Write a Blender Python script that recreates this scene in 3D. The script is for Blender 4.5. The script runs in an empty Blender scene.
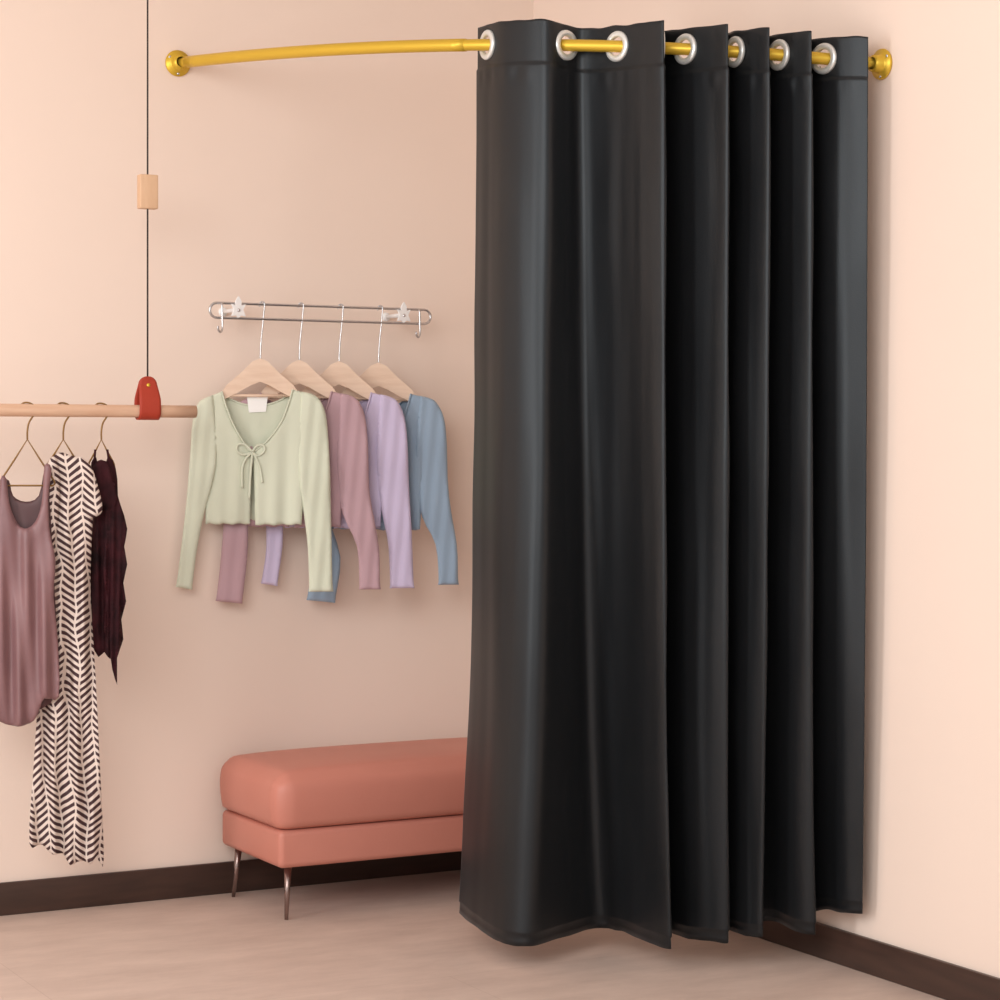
import bpy, math, random
from mathutils import Vector, Matrix, geometry, kdtree, noise
random.seed(4)
C=bpy.context; scene=C.scene
scene.view_settings.view_transform='Standard'
scene.view_settings.look='None'

def lin(c):
    return tuple(((v/255)/12.92 if v/255<=0.04045 else (((v/255)+0.055)/1.055)**2.4) for v in c)+(1,)

# ------------------------------------------------------------------ materials
def mat(name,col,rough=0.6,metal=0.0,sheen=0.0,bump=None,col2=None,nscale=4.0,spec=0.5,coat=0,stretch=(1,1,1),detail=4,backface=None):
    m=bpy.data.materials.new(name); m.use_nodes=True
    nt=m.node_tree; N=nt.nodes; L=nt.links; b=N['Principled BSDF']
    b.inputs['Base Color'].default_value=lin(col)
    b.inputs['Roughness'].default_value=rough
    b.inputs['Metallic'].default_value=metal
    b.inputs['Sheen Weight'].default_value=sheen
    b.inputs['Sheen Roughness'].default_value=0.4
    b.inputs['Specular IOR Level'].default_value=spec
    b.inputs['Coat Weight'].default_value=coat
    tc=N.new('ShaderNodeTexCoord')
    if col2:
        mp=N.new('ShaderNodeMapping'); mp.inputs['Scale'].default_value=stretch
        L.new(tc.outputs['Object'],mp.inputs['Vector'])
        n=N.new('ShaderNodeTexNoise'); n.inputs['Scale'].default_value=nscale; n.inputs['Detail'].default_value=detail
        L.new(mp.outputs[0],n.inputs['Vector'])
        r=N.new('ShaderNodeValToRGB'); r.color_ramp.elements[0].position=0.3; r.color_ramp.elements[1].position=0.7
        r.color_ramp.elements[0].color=lin(col); r.color_ramp.elements[1].color=lin(col2)
        L.new(n.outputs['Fac'],r.inputs['Fac']); L.new(r.outputs['Color'],b.inputs['Base Color'])
    if bump:
        kind,sc,st,dist=bump
        if kind=='noise':
            t=N.new('ShaderNodeTexNoise'); t.inputs['Scale'].default_value=sc; t.inputs['Detail'].default_value=5; o=t.outputs['Fac']
        else:
            t=N.new('ShaderNodeTexWave'); t.wave_type='BANDS'; t.bands_direction=kind; t.inputs['Scale'].default_value=sc
            t.inputs['Distortion'].default_value=0.6; t.inputs['Detail'].default_value=1; o=t.outputs['Fac']
        L.new(tc.outputs['Object'],t.inputs['Vector'])
        bp=N.new('ShaderNodeBump'); bp.inputs['Strength'].default_value=st; bp.inputs['Distance'].default_value=dist
        L.new(o,bp.inputs['Height']); L.new(bp.outputs[0],b.inputs['Normal'])
    return m

M_wall=mat('wall_paint',(240,221,208),0.85,col2=(242,224,211),nscale=1.2,bump=('noise',90,0.05,0.002),spec=0.2)
M_ceil=mat('ceiling_paint',(240,234,229),0.9)
M_base=mat('baseboard_wood',(58,41,35),0.4,col2=(72,51,43),nscale=6,stretch=(1,1,8))
M_gold=mat('gold_metal',(220,184,62),0.38,metal=0.5,spec=0.5)
M_chrome=mat('chrome',(200,200,202),0.22,metal=0.9)
M_ring=mat('grommet_metal',(228,232,230),0.3,metal=0.5,bump=('noise',160,0.15,0.002))
M_white=mat('bracket_white',(245,245,245),0.35,metal=0.0)
M_wood=mat('light_wood',(234,208,186),0.5,col2=(222,192,168),nscale=12,stretch=(1,6,6))
M_block=mat('cord_block_wood',(224,188,154),0.5,col2=(212,174,140),nscale=9,stretch=(6,6,1))
M_rail=mat('rail_wood',(222,186,158),0.5,col2=(210,170,142),nscale=8,stretch=(1,10,10))
M_leather=mat('red_leather',(172,62,44),0.55,bump=('noise',120,0.2,0.002),spec=.3)
M_cord=mat('black_cord',(44,34,32),0.7)
M_bench=mat('coral_leather',(200,131,115),0.45,col2=(194,124,108),nscale=3,bump=('noise',160,0.12,0.002),spec=.4)
M_leg=mat('bench_leg_metal',(150,130,125),0.25,metal=0.9)
M_brass=mat('hanger_wire',(130,96,52),0.35,metal=0.7)
KN=('X',130,0.28,0.0015)
M_green=mat('green_knit',(213,218,198),0.85,sheen=0.15,bump=KN,spec=0.2)
M_mauve=mat('mauve_knit',(190,158,166),0.85,sheen=0.15,bump=KN,spec=0.2)
M_lilac=mat('lilac_knit',(206,194,222),0.85,sheen=0.15,bump=KN,spec=0.2)
M_blue=mat('blue_knit',(150,170,190),0.85,sheen=0.15,bump=KN,spec=0.2)
M_tag=mat('label_cloth',(250,250,248),0.7)
M_tank=mat('mauve_satin',(140,104,106),0.42,sheen=0.1,col2=(118,84,87),nscale=5)
M_tankin=mat('mauve_satin_back',(80,50,53),0.5)
M_dark=mat('dark_blouse_cloth',(62,24,30),0.75,col2=(28,13,16),nscale=22,spec=.15)

def curtain_mat():
    m=bpy.data.materials.new('charcoal_velvet'); m.use_nodes=True
    nt=m.node_tree; N=nt.nodes; L=nt.links; b=N['Principled BSDF']
    tc=N.new('ShaderNodeTexCoord')
    mp=N.new('ShaderNodeMapping'); mp.inputs['Scale'].default_value=(1,1,0.35); L.new(tc.outputs['Object'],mp.inputs[0])
    n=N.new('ShaderNodeTexNoise'); n.inputs['Scale'].default_value=7; n.inputs['Detail'].default_value=5; L.new(mp.outputs[0],n.inputs['Vector'])
    r=N.new('ShaderNodeValToRGB'); r.color_ramp.elements[0].position=.3; r.color_ramp.elements[1].position=.75
    r.color_ramp.elements[0].color=lin((20,21,23)); r.color_ramp.elements[1].color=lin((26,27,29))
    L.new(n.outputs['Fac'],r.inputs[0]); L.new(r.outputs[0],b.inputs['Base Color'])
    b.inputs['Roughness'].default_value=0.40
    b.inputs['Specular IOR Level'].default_value=0.42
    b.inputs['Sheen Weight'].default_value=0.09; b.inputs['Sheen Roughness'].default_value=0.3
    b.inputs['Sheen Tint'].default_value=(.82,.92,1,1)
    b.inputs['Specular Tint'].default_value=(.86,.94,1,1)
    f=N.new('ShaderNodeTexNoise'); f.inputs['Scale'].default_value=260; f.inputs['Detail'].default_value=2; L.new(tc.outputs['Object'],f.inputs['Vector'])
    b1=N.new('ShaderNodeBump'); b1.inputs['Strength'].default_value=.16; b1.inputs['Distance'].default_value=.0015; L.new(f.outputs['Fac'],b1.inputs['Height'])
    L.new(b1.outputs[0],b.inputs['Normal'])
    return m
M_curt=curtain_mat()

def dress_mat():
    m=bpy.data.materials.new('patterned_cloth'); m.use_nodes=True
    nt=m.node_tree; N=nt.nodes; L=nt.links; b=N['Principled BSDF']; b.inputs['Roughness'].default_value=0.7
    tc=N.new('ShaderNodeTexCoord'); sp=N.new('ShaderNodeSeparateXYZ'); L.new(tc.outputs['Object'],sp.inputs[0])
    def mth(op,a,bv=None):
        n=N.new('ShaderNodeMath'); n.operation=op
        if isinstance(a,(int,float)): n.inputs[0].default_value=a
        else: L.new(a,n.inputs[0])
        if bv is not None:
            if isinstance(bv,(int,float)): n.inputs[1].default_value=bv
            else: L.new(bv,n.inputs[1])
        return n.outputs[0]
    nz=N.new('ShaderNodeTexNoise'); nz.inputs['Scale'].default_value=6; L.new(tc.outputs['Object'],nz.inputs['Vector'])
    wob=mth('MULTIPLY',mth('SUBTRACT',nz.outputs['Fac'],0.5),0.05)
    xs=mth('ADD',sp.outputs[0],5.0)
    xs=mth('ADD',xs,mth('MULTIPLY',sp.outputs[2],0.06))
    xs=mth('ADD',xs,wob)
    tri=mth('PINGPONG',xs,0.034)
    v=mth('ADD',sp.outputs[2],mth('MULTIPLY',tri,0.8))
    s=mth('SINE',mth('MULTIPLY',v,2*math.pi/0.0185))
    st=mth('GREATER_THAN',s,-0.05)
    gap=mth('LESS_THAN',mth('PINGPONG',xs,0.017),0.0022)
    st2=mth('MULTIPLY',st,mth('SUBTRACT',1.0,gap))
    mx=N.new('ShaderNodeMix'); mx.data_type='RGBA'
    mx.inputs[6].default_value=lin((222,206,196)); mx.inputs[7].default_value=lin((64,36,40))
    L.new(st2,mx.inputs[0]); L.new(mx.outputs[2],b.inputs['Base Color'])
    return m
M_dress=dress_mat()

def floor_mat():
    m=bpy.data.materials.new('floor_laminate'); m.use_nodes=True
    nt=m.node_tree; N=nt.nodes; L=nt.links; b=N['Principled BSDF']; b.inputs['Roughness'].default_value=0.5
    b.inputs['Specular IOR Level'].default_value=0.3
    tc=N.new('ShaderNodeTexCoord'); mp=N.new('ShaderNodeMapping'); mp.inputs['Scale'].default_value=(1.2,3.0,1)
    L.new(tc.outputs['Object'],mp.inputs[0])
    n=N.new('ShaderNodeTexNoise'); n.inputs['Scale'].default_value=3; n.inputs['Detail'].default_value=9; n.inputs['Roughness'].default_value=0.7
    L.new(mp.outputs[0],n.inputs['Vector'])
    r=N.new('ShaderNodeValToRGB'); r.color_ramp.elements[0].position=0.25; r.color_ramp.elements[1].position=0.75
    r.color_ramp.elements[0].color=lin((192,171,160)); r.color_ramp.elements[1].color=lin((218,198,186))
    L.new(n.outputs['Fac'],r.inputs[0])
    br=N.new('ShaderNodeTexBrick'); br.inputs['Scale'].default_value=1; br.inputs['Brick Width'].default_value=1.8; br.inputs['Row Height'].default_value=1.2
    br.inputs['Mortar Size'].default_value=0.0015; br.inputs['Color1'].default_value=(1,1,1,1); br.inputs['Color2'].default_value=(.97,.965,.96,1); br.inputs['Mortar'].default_value=(.88,.86,.85,1)
    L.new(tc.outputs['Object'],br.inputs['Vector'])
    mx=N.new('ShaderNodeMix'); mx.data_type='RGBA'; mx.blend_type='MULTIPLY'; mx.inputs[0].default_value=1
    L.new(r.outputs[0],mx.inputs[6]); L.new(br.outputs['Color'],mx.inputs[7]); L.new(mx.outputs[2],b.inputs['Base Color'])
    return m
M_floor=floor_mat()

# ------------------------------------------------------------------ mesh helpers
def obj(name,verts,faces,m=None,parent=None,smooth=True,loc=None,rotz=None):
    me=bpy.data.meshes.new(name); me.from_pydata([tuple(v) for v in verts],[],faces); me.update()
    if smooth: me.polygons.foreach_set('use_smooth',[True]*len(me.polygons))
    o=bpy.data.objects.new(name,me); C.collection.objects.link(o)
    if m: me.materials.append(m)
    if parent: o.parent=parent
    if loc: o.location=loc
    if rotz is not None: o.rotation_euler=(0,0,rotz)
    return o
def empty(name,loc=(0,0,0),rotz=0):
    e=bpy.data.objects.new(name,None); e.empty_display_size=0.1; C.collection.objects.link(e); e.location=loc; e.rotation_euler=(0,0,rotz); return e
def box(name,a,b,m,parent=None,bevel=0,seg=3,loc=None):
    x0,y0,z0=a;x1,y1,z1=b
    v=[(x0,y0,z0),(x1,y0,z0),(x1,y1,z0),(x0,y1,z0),(x0,y0,z1),(x1,y0,z1),(x1,y1,z1),(x0,y1,z1)]
    f=[(0,3,2,1),(4,5,6,7),(0,1,5,4),(1,2,6,5),(2,3,7,6),(3,0,4,7)]
    o=obj(name,v,f,m,parent,smooth=bevel>0,loc=loc)
    if bevel:
        md=o.modifiers.new('bevel','BEVEL'); md.width=bevel; md.segments=seg
    return o
def crom(P,n,closed=False):
    out=[]; k=len(P); P=[Vector(p) for p in P]
    rng=k if closed else k-1
    for i in range(rng):
        if closed: p0,p1,p2,p3=P[(i-1)%k],P[i],P[(i+1)%k],P[(i+2)%k]
        else: p0,p1,p2,p3=P[max(i-1,0)],P[i],P[i+1],P[min(i+2,k-1)]
        for j in range(n):
            t=j/n
            out.append(0.5*((2*p1)+(p2-p0)*t+(2*p0-5*p1+4*p2-p3)*t*t+(3*p1-p0-3*p2+p3)*t**3))
    if not closed: out.append(P[-1])
    return out
def tube(name,pts,r,m,parent=None,seg=10,cap=True,closed=False,flat=1.0):
    pts=[Vector(p) for p in pts]; n=len(pts); V=[];F=[]
    t0=(pts[1]-pts[0]).normalized()
    up=Vector((0,0,1)) if abs(t0.z)<0.9 else Vector((1,0,0))
    nrm=(up-t0*up.dot(t0)).normalized()
    for i,p in enumerate(pts):
        if closed: t=(pts[(i+1)%n]-pts[(i-1)%n]).normalized()
        else: t=(pts[min(i+1,n-1)]-pts[max(i-1,0)]).normalized()
        nrm=(nrm-t*nrm.dot(t)).normalized(); bi=t.cross(nrm)
        rr=r(i/(n-1)) if callable(r) else r
        for s in range(seg):
            a=2*math.pi*s/seg
            V.append(p+nrm*math.cos(a)*rr+bi*math.sin(a)*rr*flat)
    for i in range(n if closed else n-1):
        for s in range(seg):
            a=i*seg+s; b=i*seg+(s+1)%seg; j=(i+1)%n
            F.append((a,b,j*seg+(s+1)%seg,j*seg+s))
    if cap and not closed:
        F.append(tuple(range(seg))[::-1]); F.append(tuple((n-1)*seg+s for s in range(seg)))
    return obj(name,V,F,m,parent)
def lathe(name,prof,center,axis,m,parent=None,seg=36,closed_prof=False):
    axis=Vector(axis).normalized(); q=axis.to_track_quat('Z','Y'); V=[];F=[];n=len(prof); c=Vector(center)
    for s in range(seg):
        a=2*math.pi*s/seg
        for (r,z) in prof: V.append(c+q@Vector((r*math.cos(a),r*math.sin(a),z)))
    for s in range(seg):
        s2=(s+1)%seg
        for i in range(n if closed_prof else n-1):
            j=(i+1)%n
            F.append((s*n+i,s2*n+i,s2*n+j,s*n+j))
    return obj(name,V,F,m,parent)
def inside(x,y,poly):
    c=False;n=len(poly);j=n-1
    for i in range(n):
        xi,yi=poly[i];xj,yj=poly[j]
        if (yi>y)!=(yj>y) and x<(xj-xi)*(y-yi)/(yj-yi)+xi: c=not c
        j=i
    return c
def cloth(name,outline,m,parent,unit,org,thick=0.012,R=0.03,fold=None,y0=0.0,res=0.006,smoothn=4):
    """Inflated double-sided cloth piece. outline: pattern units (x right, y down) about org."""
    P=[((x-org[0])*unit,-(y-org[1])*unit) for x,y in outline]
    if smoothn: P=[(p.x,p.y) for p in crom([(a,b,0) for a,b in P],smoothn,closed=True)]
    B=[]
    for i in range(len(P)):
        a=Vector(P[i]);b=Vector(P[(i+1)%len(P)]);k=max(1,int((b-a).length/res))
        for j in range(k): B.append(a+(b-a)*(j/k))
    kd=kdtree.KDTree(len(B))
    for i,p in enumerate(B): kd.insert((p.x,p.y,0),i)
    kd.balance()
    xs=[p.x for p in B];ys=[p.y for p in B]; pts=list(B); nb=len(B)
    y=min(ys);row=0
    BP=[(p.x,p.y) for p in B]
    while y<max(ys):
        x=min(xs)+(res/2 if row%2 else 0)
        while x<max(xs):
            if inside(x,y,BP) and kd.find((x,y,0))[2]>res*0.55: pts.append(Vector((x,y)))
            x+=res
        y+=res*0.87;row+=1
    r=geometry.delaunay_2d_cdt(pts,[(i,(i+1)%nb) for i in range(nb)],[],0,1e-7)
    vs=r[0]; fs=[f for f in r[2] if inside(*( (vs[f[0]]+vs[f[1]]+vs[f[2]])/3 )[:],BP)]
    V=[];F=[];n=len(vs)
    for sgn in (-1,1):
        for v in vs:
            d=kd.find((v.x,v.y,0))[2]; q=min(d/R,1); h=thick*math.sqrt(max(0,1-(1-q)**2))
            mid=y0+(fold(v.x/unit+org[0],-v.y/unit+org[1]) if fold else 0)
            V.append((v.x,mid+sgn*(h+0.0006),v.y))
    cnt={}
    for f in fs:
        for a,b in ((f[0],f[1]),(f[1],f[2]),(f[2],f[0])):
            cnt[(a,b)]=cnt.get((a,b),0)+1
    for f in fs:
        F.append(tuple(f)); F.append(tuple(i+n for i in reversed(f)))
    for (a,b) in cnt:
        if (b,a) not in cnt: F.append((b,a,a+n,b+n))
    return obj(name,V,F,m,parent)
def plate(name,outline,m,parent,unit,org,t,y0=0,bevel=0.001):
    n=len(outline)
    f=[((x-org[0])*unit,y0-t/2,-(y-org[1])*unit) for x,y in outline]; b=[((x-org[0])*unit,y0+t/2,-(y-org[1])*unit) for x,y in outline]
    F=[tuple(range(n)),tuple(range(2*n-1,n-1,-1))]+[(i,(i+1)%n+0,(i+1)%n+n,i+n) for i in range(n)]
    o=obj(name,f+b,F,m,parent,smooth=False)
    if bevel:
        md=o.modifiers.new('bevel','BEVEL'); md.width=bevel; md.segments=2; md.limit_method='ANGLE'
    return o

# ------------------------------------------------------------------ room (corner at origin)
box('floor',(-7,-9,-0.05),(0.1,0.1,0),M_floor)
box('wall_back',(-7,0,0),(0.1,0.1,3.0),M_wall)
box('wall_right',(0,-9,0),(0.1,0,3.0),M_wall)
box('ceiling',(-7,-3.2,3.0),(0.1,0.1,3.08),M_ceil)
box('baseboard_back',(-7,-0.014,0),(-0.014,0,0.088),M_base,bevel=0.003)
box('baseboard_right',(-0.014,-9,0),(0,0,0.084),M_base,bevel=0.003)

# ------------------------------------------------------------------ camera
th=math.radians(28.4)
FW=Vector((math.sin(th),math.cos(th),0)); RT=Vector((math.cos(th),-math.sin(th),0))
VIEW=Vector((-3.330,-5.945,0))
cam=bpy.data.cameras.new('camera'); co=bpy.data.objects.new('camera',cam); C.collection.objects.link(co)
co.location=(VIEW.x,VIEW.y,1.25); co.rotation_euler=(math.pi/2,0,-th)
cam.lens=80.8; cam.sensor_width=36; cam.shift_y=-0.05; scene.camera=co
def G(r,d,z):  # diagonal plan grid of the corner -> world
    p=VIEW+RT*r+FW*d; return Vector((p.x,p.y,z))

# ------------------------------------------------------------------ curtain rod
def rod_d(r): return 5.795-0.525*r-0.27*(1-(r/0.9025)**2)
def rod_z(r): return 2.2475-0.0917*r
rod=empty('curtain_rod')
pts=[]
for i in range(61):
    r=-0.897+1.805*i/60; pts.append(G(r,rod_d(r),rod_z(r)))
pts[0].y=-0.002; pts[-1].x=-0.002
tube('rod_tube',pts,0.0145,M_gold,rod,seg=20)
tube('rod_sleeve',[p for p in pts[1:28]],0.0160,M_gold,rod,seg=20)
fl=[(0,0),(0.036,0),(0.037,0.003),(0.036,0.007),(0.024,0.010),(0.021,0.014),(0.020,0.03),(0.0145,0.032)]
a=pts[0].copy(); a.y=-0.001
lathe('flange_back',fl,a,(0,-1,0),M_gold,rod)
b=pts[-1].copy(); b.x=-0.001
lathe('flange_right',fl,b,(-1,0,0),M_gold,rod)
for k in range(3):
    an=k*2.094+0.5
    lathe('screw_back_%d'%k,[(0,0.0095),(0.004,0.009),(0.005,0.006)],a+Vector((0.029*math.cos(an),0,0.029*math.sin(an))),(0,-1,0),M_chrome,rod,seg=12)
    lathe('screw_right_%d'%k,[(0,0.0095),(0.004,0.009),(0.005,0.006)],b+Vector((0,0.029*math.cos(an),0.029*math.sin(an))),(-1,0,0),M_chrome,rod,seg=12)

# ------------------------------------------------------------------ curtain
TOP=[(-.057,.040),(-.031,0),(.015,-.048),(.108,-.065),(.161,0),(.205,.042),(.282,0),(.340,-.05),(.386,-.085),(.385,-.03),(.392,.045),
 (.442,0),(.500,-.05),(.535,-.08),(.530,-.02),(.538,.045),(.558,0),(.600,-.045),(.631,-.075),(.627,-.02),(.636,.04),(.661,0),(.697,-.04),(.729,-.07),(.725,-.02),(.734,.035),(.767,0),(.815,-.04),(.862,-.06)]
BOT=[(-.106,5.70,.074),(-.066,5.575,.068),(-.008,5.44,.060),(.070,5.375,.06),(.165,5.49,.06),(.245,5.585,.06),(.306,5.53,.06),(.360,5.42,.06),(.407,5.345,.06),(.406,5.42,.06),(.407,5.52,.065),
 (.455,5.44,.065),(.505,5.40,.068),(.547,5.375,.07),(.546,5.44,.075),(.547,5.50,.08),(.575,5.427,.08),(.601,5.394,.08),(.629,5.375,.085),(.628,5.44,.09),(.630,5.49,.095),(.670,5.47,.1),(.712,5.38,.095),(.752,5.35,.095),(.750,5.41,.1),(.755,5.46,.12),(.785,5.42,.14),(.822,5.36,.145),(.858,5.32,.15)]
top3=[Vector((r,rod_d(r)+o,0)) for r,o in TOP]; bot3=[Vector(b) for b in BOT]
NS=14
tc_=crom(top3,NS); bc_=crom(bot3,NS); nc=len(tc_)
curt=empty('grommet_curtain')
HEAD=0.050
rows=[]
H=2.17
s=0
while s<0.13: rows.append(s); s+=0.005
while s<H-0.035: rows.append(s); s+=0.014
rows+= [H-0.034,H-0.030,H-0.026,H-0.013,H]
arc=[0]
for i in range(1,nc): arc.append(arc[-1]+(tc_[i]-tc_[i-1]).length)
V=[];F=[]
hole_cols=[NS*k for k in (1,4,6,9,11,14,16,19,21,24,26)]
for ri,s in enumerate(rows):
    for ci in range(nc):
        t=tc_[ci]; b=bc_[ci]
        ztop=rod_z(t.x)+HEAD
        v=s/H
        w=0.25*v+0.75*v**4
        wd=max(0,(v-0.03)/0.97)**1.6
        p=Vector((t.x+(b.x-t.x)*w,t.y+(b.y-t.y)*wd,0))
        z=ztop+(b.z-ztop)*v
        tn=(tc_[min(ci+1,nc-1)]-tc_[max(ci-1,0)]); nrm=Vector((tn.y,-tn.x,0)).normalized()
        amp=0.0045*min(1,max(0,(s-0.12)*4))
        n1=noise.noise(Vector((arc[ci]*12,v*1.8,3.1)))+0.30*noise.noise(Vector((arc[ci]*30,v*5,7.7)))
        n2=noise.noise(Vector((arc[ci]*5,v*7.5,1.3)))
        off=amp*(n1+0.9*n2)
        off+=0.0035*math.exp(-((s-0.125)/0.018)**2)*noise.noise(Vector((arc[ci]*30,0,5)))
        if s<0.103: off-=0.003
        if s>H-0.028: off-=0.003
        z+=0.003*noise.noise(Vector((arc[ci]*22,9,v)))*(1 if s>H-0.03 or s<0.01 else 0)
        p=p+nrm*off
        V.append(G(p.x,p.y,z))
ctr=[(ci,HEAD) for ci in hole_cols]
for ri in range(len(rows)-1):
    for ci in range(nc-1):
        cut=False
        sm=(rows[ri]+rows[ri+1])/2
        if sm<0.1:
            am=(arc[ci]+arc[ci+1])/2
            for hc,hs in ctr:
                if (am-arc[hc])**2+(sm-hs)**2<0.0265**2: cut=True
        if cut: continue
        a0=ri*nc+ci; F.append((a0,a0+1,a0+nc+1,a0+nc))
fab=obj('fabric',V,F,M_curt,curt)
md=fab.modifiers.new('thickness','SOLIDIFY'); md.thickness=0.0025; md.offset=0
ringprof=[(0.0225,-0.0035),(0.024,-0.0052),(0.030,-0.006),(0.0355,-0.0048),(0.037,-0.002),(0.037,0.002),(0.0355,0.0048),(0.030,0.006),(0.024,0.0052),(0.0225,0.0035)]
for k,hc in enumerate(hole_cols):
    t=(tc_[min(hc+3,nc-1)]-tc_[hc-3]).normalized(); c=tc_[hc]
    nr=RT*t.y-FW*t.x
    lathe('grommet_%d'%(k+1),ringprof,G(c.x,c.y,rod_z(c.x)),nr,M_ring,curt,closed_prof=True)

# ------------------------------------------------------------------ bench
bench=empty('upholstered_bench')
X0,X1,Y0,Y1=-1.030,-0.10,-0.465,-0.035
def cushion(name,x0,x1,y0,y1,z0,z1,rad,crown,m):
    nx,ny,nz=60,30,12
    V=[];F=[];idx={}
    def sup(x,y,z):
        key=(round(x,5),round(y,5),round(z,5))
        if key in idx: return idx[key]
        cx=min(max(x,x0+rad),x1-rad); cy=min(max(y,y0+rad),y1-rad); cz=min(max(z,z0+0.012),z1-rad)
        d=Vector((x-cx,y-cy,z-cz))
        if d.length>0:
            rz=rad if z>cz else 0.012
            e=Vector((d.x/rad,d.y/rad,d.z/rz))
            m_=max(abs(e.x),abs(e.y),abs(e.z)); e=e.normalized()*m_
            d=Vector((e.x*rad,e.y*rad,e.z*rz))
        p=Vector((cx,cy,cz))+d
        u=(x-x0)/(x1-x0); v=(y-y0)/(y1-y0); w=(z-z0)/(z1-z0)
        p.z+=crown*w*(1-(2*u-1)**4)*(1-(2*v-1)**4)
        bul=0.010*math.sin(math.pi*w)
        if x==x0:p.x-=bul
        if x==x1:p.x+=bul
        if y==y0:p.y-=bul
        if y==y1:p.y+=bul
        V.append(p); idx[key]=len(V)-1; return idx[key]
    def L(a,b,i,n):
        return a if i==0 else b if i==n else a+(b-a)*i/n
    for i in range(nx):
        for j in range(ny):
            for z,fl in ((z0,1),(z1,0)):
                q=[sup(L(x0,x1,i,nx),L(y0,y1,j,ny),z),sup(L(x0,x1,i+1,nx),L(y0,y1,j,ny),z),sup(L(x0,x1,i+1,nx),L(y0,y1,j+1,ny),z),sup(L(x0,x1,i,nx),L(y0,y1,j+1,ny),z)]
                F.append(q[::-1] if fl else q)
    for i in range(nx):
        for k in range(nz):
            for y,fl in ((y0,0),(y1,1)):
                q=[sup(L(x0,x1,i,nx),y,L(z0,z1,k,nz)),sup(L(x0,x1,i+1,nx),y,L(z0,z1,k,nz)),sup(L(x0,x1,i+1,nx),y,L(z0,z1,k+1,nz)),sup(L(x0,x1,i,nx),y,L(z0,z1,k+1,nz))]
                F.append(q[::-1] if fl else q)
    for j in range(ny):
        for k in range(nz):
            for x,fl in ((x0,1),(x1,0)):
                q=[sup(x,L(y0,y1,j,ny),L(z0,z1,k,nz)),sup(x,L(y0,y1,j+1,ny),L(z0,z1,k,nz)),sup(x,L(y0,y1,j+1,ny),L(z0,z1,k+1,nz)),sup(x,L(y0,y1,j,ny),L(z0,z1,k+1,nz))]
                F.append(q[::-1] if fl else q)
    return obj(name,V,[tuple(f) for f in F],m,bench)
cushion('seat_cushion',X0,X1,Y0,Y1,0.243,0.394,0.040,0.018,M_bench)
box('base_frame',(X0+.004,Y0+.004,0.143),(X1-.004,Y1-.004,0.2435),M_bench,bench,bevel=0.016,seg=5)
for k,(x,y,dx,dy) in enumerate([(X0+.050,Y0+.055,-.010,-.012),(X1-.055,Y0+.055,.012,-.012),(X0+.042,Y1-.045,-.012,.012),(X1-.055,Y1-.055,.012,.012)]):
    tube('leg_%d'%(k+1),[(x,y,0.147),(x+dx,y+dy,0.0)],lambda t:0.0105-0.0055*t,M_leg,bench,seg=14)

# ------------------------------------------------------------------ wall rack
rack=empty('wall_hook_rack')
YR=-0.11; zt,zb=1.657,1.616
xl,xr=-1.066,-0.425
rr=(zt-zb)/2
loop=[]
for i in range(20): loop.append((xl+(xr-xl)*i/20,YR,zt))
for i in range(9): a=math.pi/2-math.pi*i/8; loop.append((xr+rr*math.cos(a),YR,(zt+zb)/2+rr*math.sin(a)))
for i in range(1,20): loop.append((xr-(xr-xl)*i/20,YR,zb))
for i in range(9): a=-math.pi/2-math.pi*i/8; loop.append((xl+rr*math.cos(a),YR,(zt+zb)/2+rr*math.sin(a)))
tube('rail_loop',loop,0.0038,M_chrome,rack,seg=10,closed=True)
HX=[-.931,-.813,-.690,-.566]
for k,(x,s) in enumerate(((-1.052,1),(-.442,1))):
    h=[(x,YR-.004,zt),(x,YR-.006,zb),(x,YR-.007,zb-.020),(x-.002*s,YR-.009,zb-.034),(x-.008*s,YR-.012,zb-.040),(x-.015*s,YR-.014,zb-.034),(x-.016*s,YR-.015,zb-.024)]
    tube('hook_%d'%k,crom(h,4),0.003,M_chrome,rack,seg=8)
for k,x in enumerate((-1.005,-.495)):
    e=[(-8,6),(-5,-1),(-8,-7),(-3,-5),(-3,-11),(0,-16),(3,-11),(3,-5),(8,-7),(5,-1),(8,6),(3,5),(0,8),(-3,5)]
    p=plate('bracket_plate_%d'%k,e,M_white,rack,0.0024,(0,0),0.006); p.location=(x,YR-.008,1.637)
    tube('standoff_%d'%k,[(x,YR-.003,1.64),(x,0,1.64)],0.006,M_white,rack,seg=12)
    lathe('wall_disc_%d'%k,[(0,0.006),(0.012,0.005),(0.013,0)],(x,0,1.64),(0,-1,0),M_white,rack,seg=24)
    lathe('screw_%d'%k,[(0,0.003),(0.004,0.002),(0.005,0)],(x,YR-.011,1.638),(0,-1,0),M_chrome,rack,seg=16)

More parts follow.
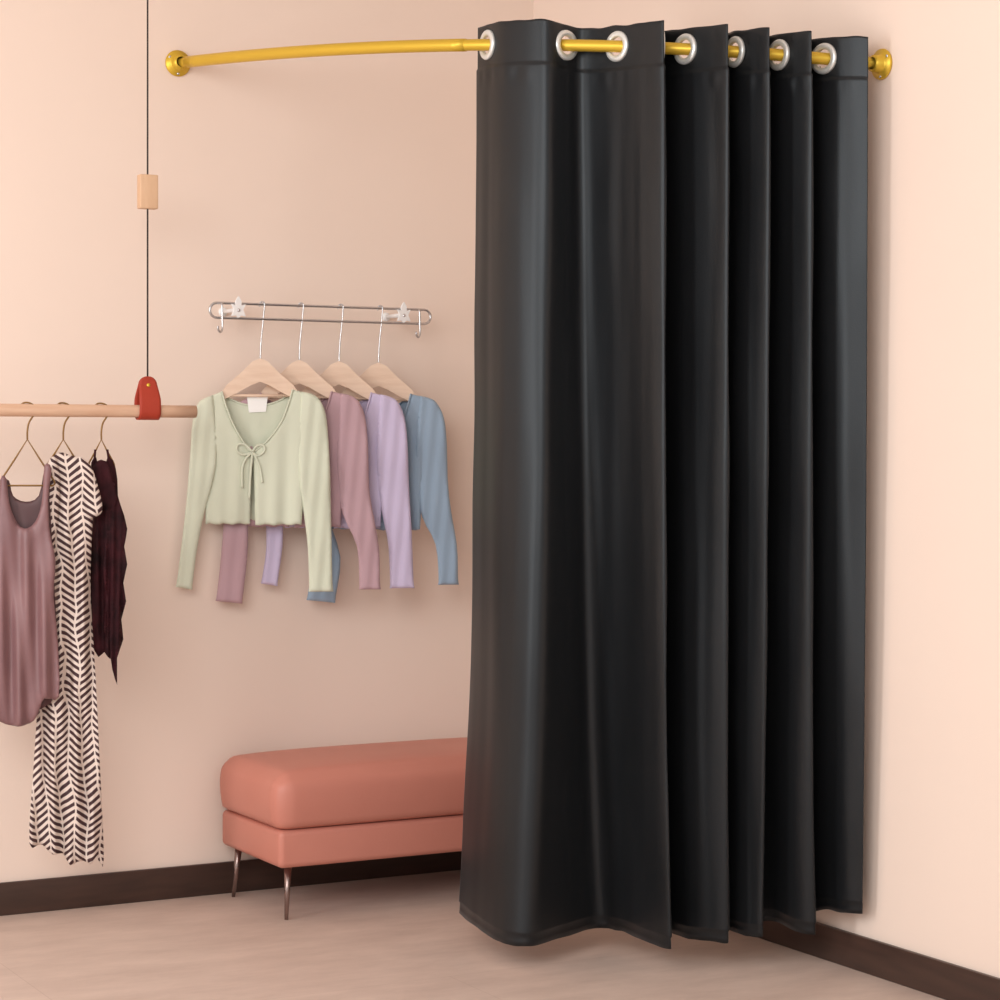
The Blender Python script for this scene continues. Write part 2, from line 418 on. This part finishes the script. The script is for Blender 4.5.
# ------------------------------------------------------------------ cardigans + wooden hangers
TURN=math.radians(-20)
def wood_hanger(x,u):
    e=empty('wooden_hanger',(x,YR,zt),TURN)
    O=(262,303)
    def q(px,py,y=0): return ((px-262)*u,y,-(py-303)*u)
    hk=[(-.0075,0,-.006),(-.0068,0,.003),(0,0,.0072),(.0068,0,.003),(.006,0,-.012)]
    hk+= [q(263,320),q(261,340),q(260,366)]
    tube('wire_hook',crom(hk,5),0.0021,M_chrome,e,seg=8)
    sh=[(221,393),(228,384),(243,371),(253,361),(260,358),(267,361),(277,371),(292,384),(299,393),(296,397),(284,391),(270,383),(260,379),(250,383),(236,391),(224,397)]
    plate('wood_yoke',sh,M_wood,e,u,O,0.012,bevel=0.003)
    tube('cross_bar',[q(226,394),q(294,394)],0.004,M_wood,e,seg=10)
    return e
def cardigan(x,u,m,ly=0,ry=0,lx=0,rx=0,lw=0,rw=0,fancy=False,seed=0):
    e=empty('knit_cardigan',(x,YR,zt),TURN); O=(262,303)
    def fb(px,py):
        k=(py-390)/130
        return -0.0028*k*math.sin(px*0.33+seed+py*0.01)-0.0035*k*math.sin(px*0.17+seed*2)
    back=[(222,390),(228,396),(242,402),(258,404),(274,401),(286,395),(292,388),(312,397),(308,430),(303,470),(300,518),(252,519),(208,518),(206,470),(207,430),(201,402)]
    cloth('back_panel',back,m,e,u,O,0.003,0.02,fb,y0=0.019,smoothn=0)
    def hem(xa,xb,y):
        n=10
        return [(xa+(xb-xa)*i/n,y+0.8*math.sin(i*1.9+seed)) for i in range(n+1)]
    lp=[(222,390),(224,398),(227,407),(233,422),(242,438),(251,449),(252,452),(251,480)]+hem(250,206,522)+[(206,495),(206,470),(204,440),(201,420),(200,403),(210,395)]
    rp=[(292,388),(290,397),(287,406),(280,421),(268,438),(255,449),(253,453),(254,480)]+hem(255,301,523)+[(303,495),(304,470),(305,440),(310,415),(314,399),(304,391)]
    cloth('front_left',lp,m,e,u,O,0.005,0.012,fb,y0=-0.010,smoothn=0)
    cloth('front_right',rp,m,e,u,O,0.005,0.012,fb,y0=-0.012,smoothn=0)
    def fs(a,b): return 0.003*math.sin(b*0.09+seed)+0.0015*math.sin(a*.5+b*.05+seed)
    def sm(a,b,n=3):
        return [(p.x,p.y) for p in crom([(x,y,0) for x,y in a],n)]+[(p.x,p.y) for p in crom([(x,y,0) for x,y in b],n)]
    ls=sm([(213,394),(205,397),(198,403),(193,422),(191,450),(187,500),(182+lx,545+ly*.6),(178+lx,577+ly),(176.5+lx,584+ly)],
          [(193+lx+lw,587+ly),(193.5+lx+lw,580+ly),(198+lx+lw,545+ly*.6),(205+lw*.5,510),(213,480),(217,455),(216,425),(214,402)])
    rs=sm([(301,390),(310,392),(318,397),(325,412),(328,440),(330,490),(331+rx,545+ry*.6),(332+rx,582+ry),(333+rx,590+ry)],
          [(308+rx+rw,590+ry),(308.5+rx+rw,582+ry),(307+rx+rw*.7,545+ry*.6),(303,510),(299,480),(297,450),(298,425),(300,400)])
    cloth('sleeve_left',ls,m,e,u,O,0.0065,0.010,fs,y0=-0.014,smoothn=0)
    cloth('sleeve_right',rs,m,e,u,O,0.0065,0.011,fs,y0=-0.016,smoothn=0)
    def q(px,py,y=-0.02): return ((px-262)*u,y,-(py-303)*u)
    neck=[q(222,390,-.014),q(226,404,-.015),q(233,422,-.016),q(242,438,-.016),q(252,450,-.017),q(268,438,-.018),q(281,420,-.018),q(288,402,-.018),q(292,388,-.017)]
    tube('neck_trim',crom(neck,5),0.0024,m,e,seg=8)
    bn=[q(222,390,.01),q(228,396,.014),q(242,402,.016),q(258,404,.016),q(274,401,.016),q(286,395,.014),q(292,388,.01)]
    tube('back_neck_trim',crom(bn,4),0.0026,m,e,seg=8)
    for nm,P in (('bow_left',[(252,450),(245,443),(238,443),(237,449),(243,453),(252,451)]),('bow_right',[(252,450),(257,444),(263,444),(264,449),(258,454),(252,451)]),
                 ('tail_left',[(251,451),(245,458),(242,468),(242,486)]),('tail_right',[(253,451),(257,459),(260,468),(262,481)]),('centre_tie',[(252,452),(250,475),(249,497)])):
        tube(nm,crom([q(a,b,-.022) for a,b in P],5),0.0032,m,e,seg=8,flat=.6)
    if fancy:
        plate('label',[(247,394),(268,393),(266,410),(249,411)],M_tag,e,u,O,0.001,y0=0.012,bevel=0)
    return e
U=[.00280,.00284,.00286,.00289]
for k,h in enumerate(HX): wood_hanger(h,U[k])
cardigan(HX[0],U[0],M_green,fancy=True,seed=0)
cardigan(HX[1],U[1],M_mauve,ly=11,ry=-5,lx=1,rx=8,lw=10,rw=3,seed=1.3)
cardigan(HX[2],U[2],M_lilac,ly=-7,ry=-7,lx=6,rx=2,seed=2.2)
cardigan(HX[3],U[3],M_blue,ly=8,ry=-12,lx=12,rx=7,lw=12,rw=4,seed=3.7)

# ------------------------------------------------------------------ hanging clothes rail
YG=-0.30; ZG=1.352
rail=empty('suspended_clothes_rail')
tube('wood_rail',[(-2.75+i*0.1*1.03333,YG,ZG) for i in range(16)],0.0165,M_rail,rail,seg=24)
def strap(k,x):
    prof=[(.0030,.092),(.0035,.070),(.0185,.030),(.0200,0.0)]
    half=[(-p[0],p[1]) for p in prof]
    arcp=[(0.0200*math.cos(math.radians(180+180*i/12)),0.0200*math.sin(math.radians(180+180*i/12))) for i in range(1,12)]
    path=crom([(a,b,0) for a,b in half],5)+[Vector((a,b,0)) for a,b in arcp]+crom([(a,b,0) for a,b in reversed(prof)],5)
    V=[];F=[];nw=8
    for p in path:
        z=p.y
        if z<=0.03: w=.029
        elif z<.070: w=.029-.005*((z-.03)/.04)**1.3
        else: w=.024*math.sqrt(max(0.02,1-((z-.070)/.0225)**2))
        for j in range(nw+1): V.append((x-w+2*w*j/nw,YG+p.x,ZG+z))
    for i in range(len(path)-1):
        for j in range(nw): a0=i*(nw+1)+j; F.append((a0,a0+1,a0+nw+2,a0+nw+1))
    so=obj('leather_strap_%d'%k,V,F,M_leather,rail)
    md=so.modifiers.new('t','SOLIDIFY'); md.thickness=0.003
    lathe('strap_rivet_%d'%k,[(0,0.004),(0.004,0.003),(0.006,0)],(x,YG-.0055,ZG+.068),(0,-1,-.1),M_gold,rail,seg=16)
for k,x in enumerate((-1.3335,-2.6)):
    tube('cord_%d'%k,[(x,YG,ZG+.08),(x,YG,3.0)],0.0024,M_cord,rail,seg=8)
    box('cord_block_%d'%k,(x-.025,YG-.014,1.885),(x+.025,YG+.014,1.975),M_block,rail,bevel=0.003)
    strap(k,x)
u=.00258
def wire_hanger(x,px,hw,y1,y2):
    e=empty('wire_hanger',(x,YG,ZG),TURN)
    def q(a,b,y=0): return ((a-px)*u,y,-(b-411)*u)
    hk=[(-.020,0,-.008),(-.0195,0,.008),(-.010,0,.0185),(0.003,0,.0192),(.015,0,.013),(.0195,0,.0),(.016,0,-.012),(.004,0,-.032)]+[q(px,y1-8),q(px,y1)]
    tube('hook',crom(hk,5),0.0023,M_brass,e,seg=8)
    tri=[q(px,y1),q(px-hw*.5,(y1+y2)/2-1),q(px-hw,y2-3),q(px-hw-1,y2),q(px-hw+1,y2+2),q(px,y2+2),q(px+hw-1,y2+2),q(px+hw+1,y2),q(px+hw,y2-3),q(px+hw*.5,(y1+y2)/2-1)]
    tube('shoulder_wire',tri,0.0023,M_brass,e,seg=8,closed=True)
    return e
XA,XB,XC=-1.657,-1.562,-1.460
wire_hanger(XA,27,26,440,484)
wire_hanger(XB,63,17,440,470)
wire_hanger(XC,101,12,440,466)
def folds(f1,f2,amp,top,s=0):
    def f(px,py):
        k=min(1,max(0,(py-top)/120)); return -amp*k*(math.sin(px*f1+py*.012+s)+.6*math.sin(px*f2-py*.02+s*2))
    return f
t=empty('tank_top',(XA,YG,ZG),TURN)
cloth('back_panel',[(2,482),(9,481),(13,496),(25,502),(38,496),(44,468),(50,470),(49,500),(51,540),(54,600),(56,690),(30,712),(0,712),(-10,690),(-6,600),(-1,540),(0,500)],M_tankin,t,u,(27,411),.003,.02,folds(.3,.5,.003,500),y0=.006,smoothn=3)
cloth('front_panel',[(1,480),(7,479),(10,503),(18,524),(28,528),(37,518),(42,498),(44,466),(51,469),(48,495),(49,530),(55,560),(53,595),(57,640),(58,696),(44,697),(38,712),(30,722),(12,724),(-4,715),(-14,690),(-9,620),(-4,560),(-2,520)],M_tank,t,u,(27,411),.009,.03,folds(.28,.47,.008,480),y0=-.016,smoothn=3)
t=empty('patterned_dress',(XB,YG,ZG),TURN)
cloth('dress_body',[(54,456),(62,453),(70,456),(80,458),(88,470),(93,500),(91,540),(90,600),(95,680),(99,760),(103,862),(98,864),(96,858),(90,866),(80,863),(70,866),(62,856),(52,855),(42,846),(30,843),(33,780),(37,720),(43,660),(52,600),(52,540),(49,500),(48,470)],M_dress,t,u,(63,411),.012,.03,folds(.3,.52,.011,470,1),smoothn=3)
cloth('sleeve_left',[(55,457),(47,466),(43,490),(41,520),(44,545),(53,545),(58,520),(60,480)],M_dress,t,u,(63,411),.009,.02,None,y0=-.018,smoothn=3)
cloth('sleeve_right',[(78,457),(90,466),(97,485),(102,508),(98,516),(88,518),(84,500),(78,480)],M_dress,t,u,(63,411),.009,.02,None,y0=-.018,smoothn=3)
t=empty('dark_blouse',(XC,YG,ZG),TURN)
cloth('blouse_body',[(91,463),(96,458),(98,468),(104,470),(107,458),(113,461),(117,480),(118,510),(122,525),(119,545),(121,575),(116,610),(120,640),(117,655),(113,650),(110,662),(104,655),(98,660),(92,648),(87,640),(84,600),(87,550),(92,520),(90,490)],M_dark,t,u,(101,411),.008,.02,folds(.45,.8,.009,470,2),smoothn=2)
cloth('ruffle_flounce',[(104,500),(114,490),(120,505),(127,530),(124,548),(127,566),(123,585),(126,603),(121,622),(123,642),(117,660),(117,687),(112,672),(109,648),(104,630),(107,600),(102,570),(106,540)],M_dark,t,u,(101,411),.004,.01,folds(.9,.6,.010,480,0.5),y0=-.016,smoothn=2)
cloth('cap_sleeve',[(96,462),(106,462),(112,475),(117,500),(112,512),(104,508),(98,514),(92,500),(90,478)],M_dark,t,u,(101,411),.005,.012,folds(.7,.4,.006,450,1.5),y0=-.018,smoothn=2)
tube('strap_a',[((95-101)*u,-.004,-(450-411)*u),((94-101)*u,-.004,-(465-411)*u)],.003,M_dark,t,seg=8)
tube('strap_b',[((107-101)*u,-.004,-(450-411)*u),((109-101)*u,-.004,-(465-411)*u)],.003,M_dark,t,seg=8)

# ------------------------------------------------------------------ lights
w=bpy.data.worlds.new('world'); scene.world=w; w.use_nodes=True
bg=w.node_tree.nodes['Background']; bg.inputs[0].default_value=(1.0,0.98,0.96,1); bg.inputs[1].default_value=0.84
def area(name,loc,tgt,sx,sy,e,col=(1,1,1)):
    l=bpy.data.lights.new(name,'AREA'); l.shape='RECTANGLE'; l.size=sx; l.size_y=sy; l.energy=e; l.color=col
    o=bpy.data.objects.new(name,l); C.collection.objects.link(o); o.location=loc
    o.rotation_euler=(Vector(tgt)-Vector(loc)).to_track_quat('-Z','Y').to_euler(); return o
area('key_softbox',(-4.2,-4.6,2.7),(-0.6,-0.7,0.9),2.6,2.0,96,(1,.985,.97))
area('side_softbox',(-4.8,-1.9,1.7),(-0.4,-1.2,1.1),0.6,2.2,48,(1,.99,.98))
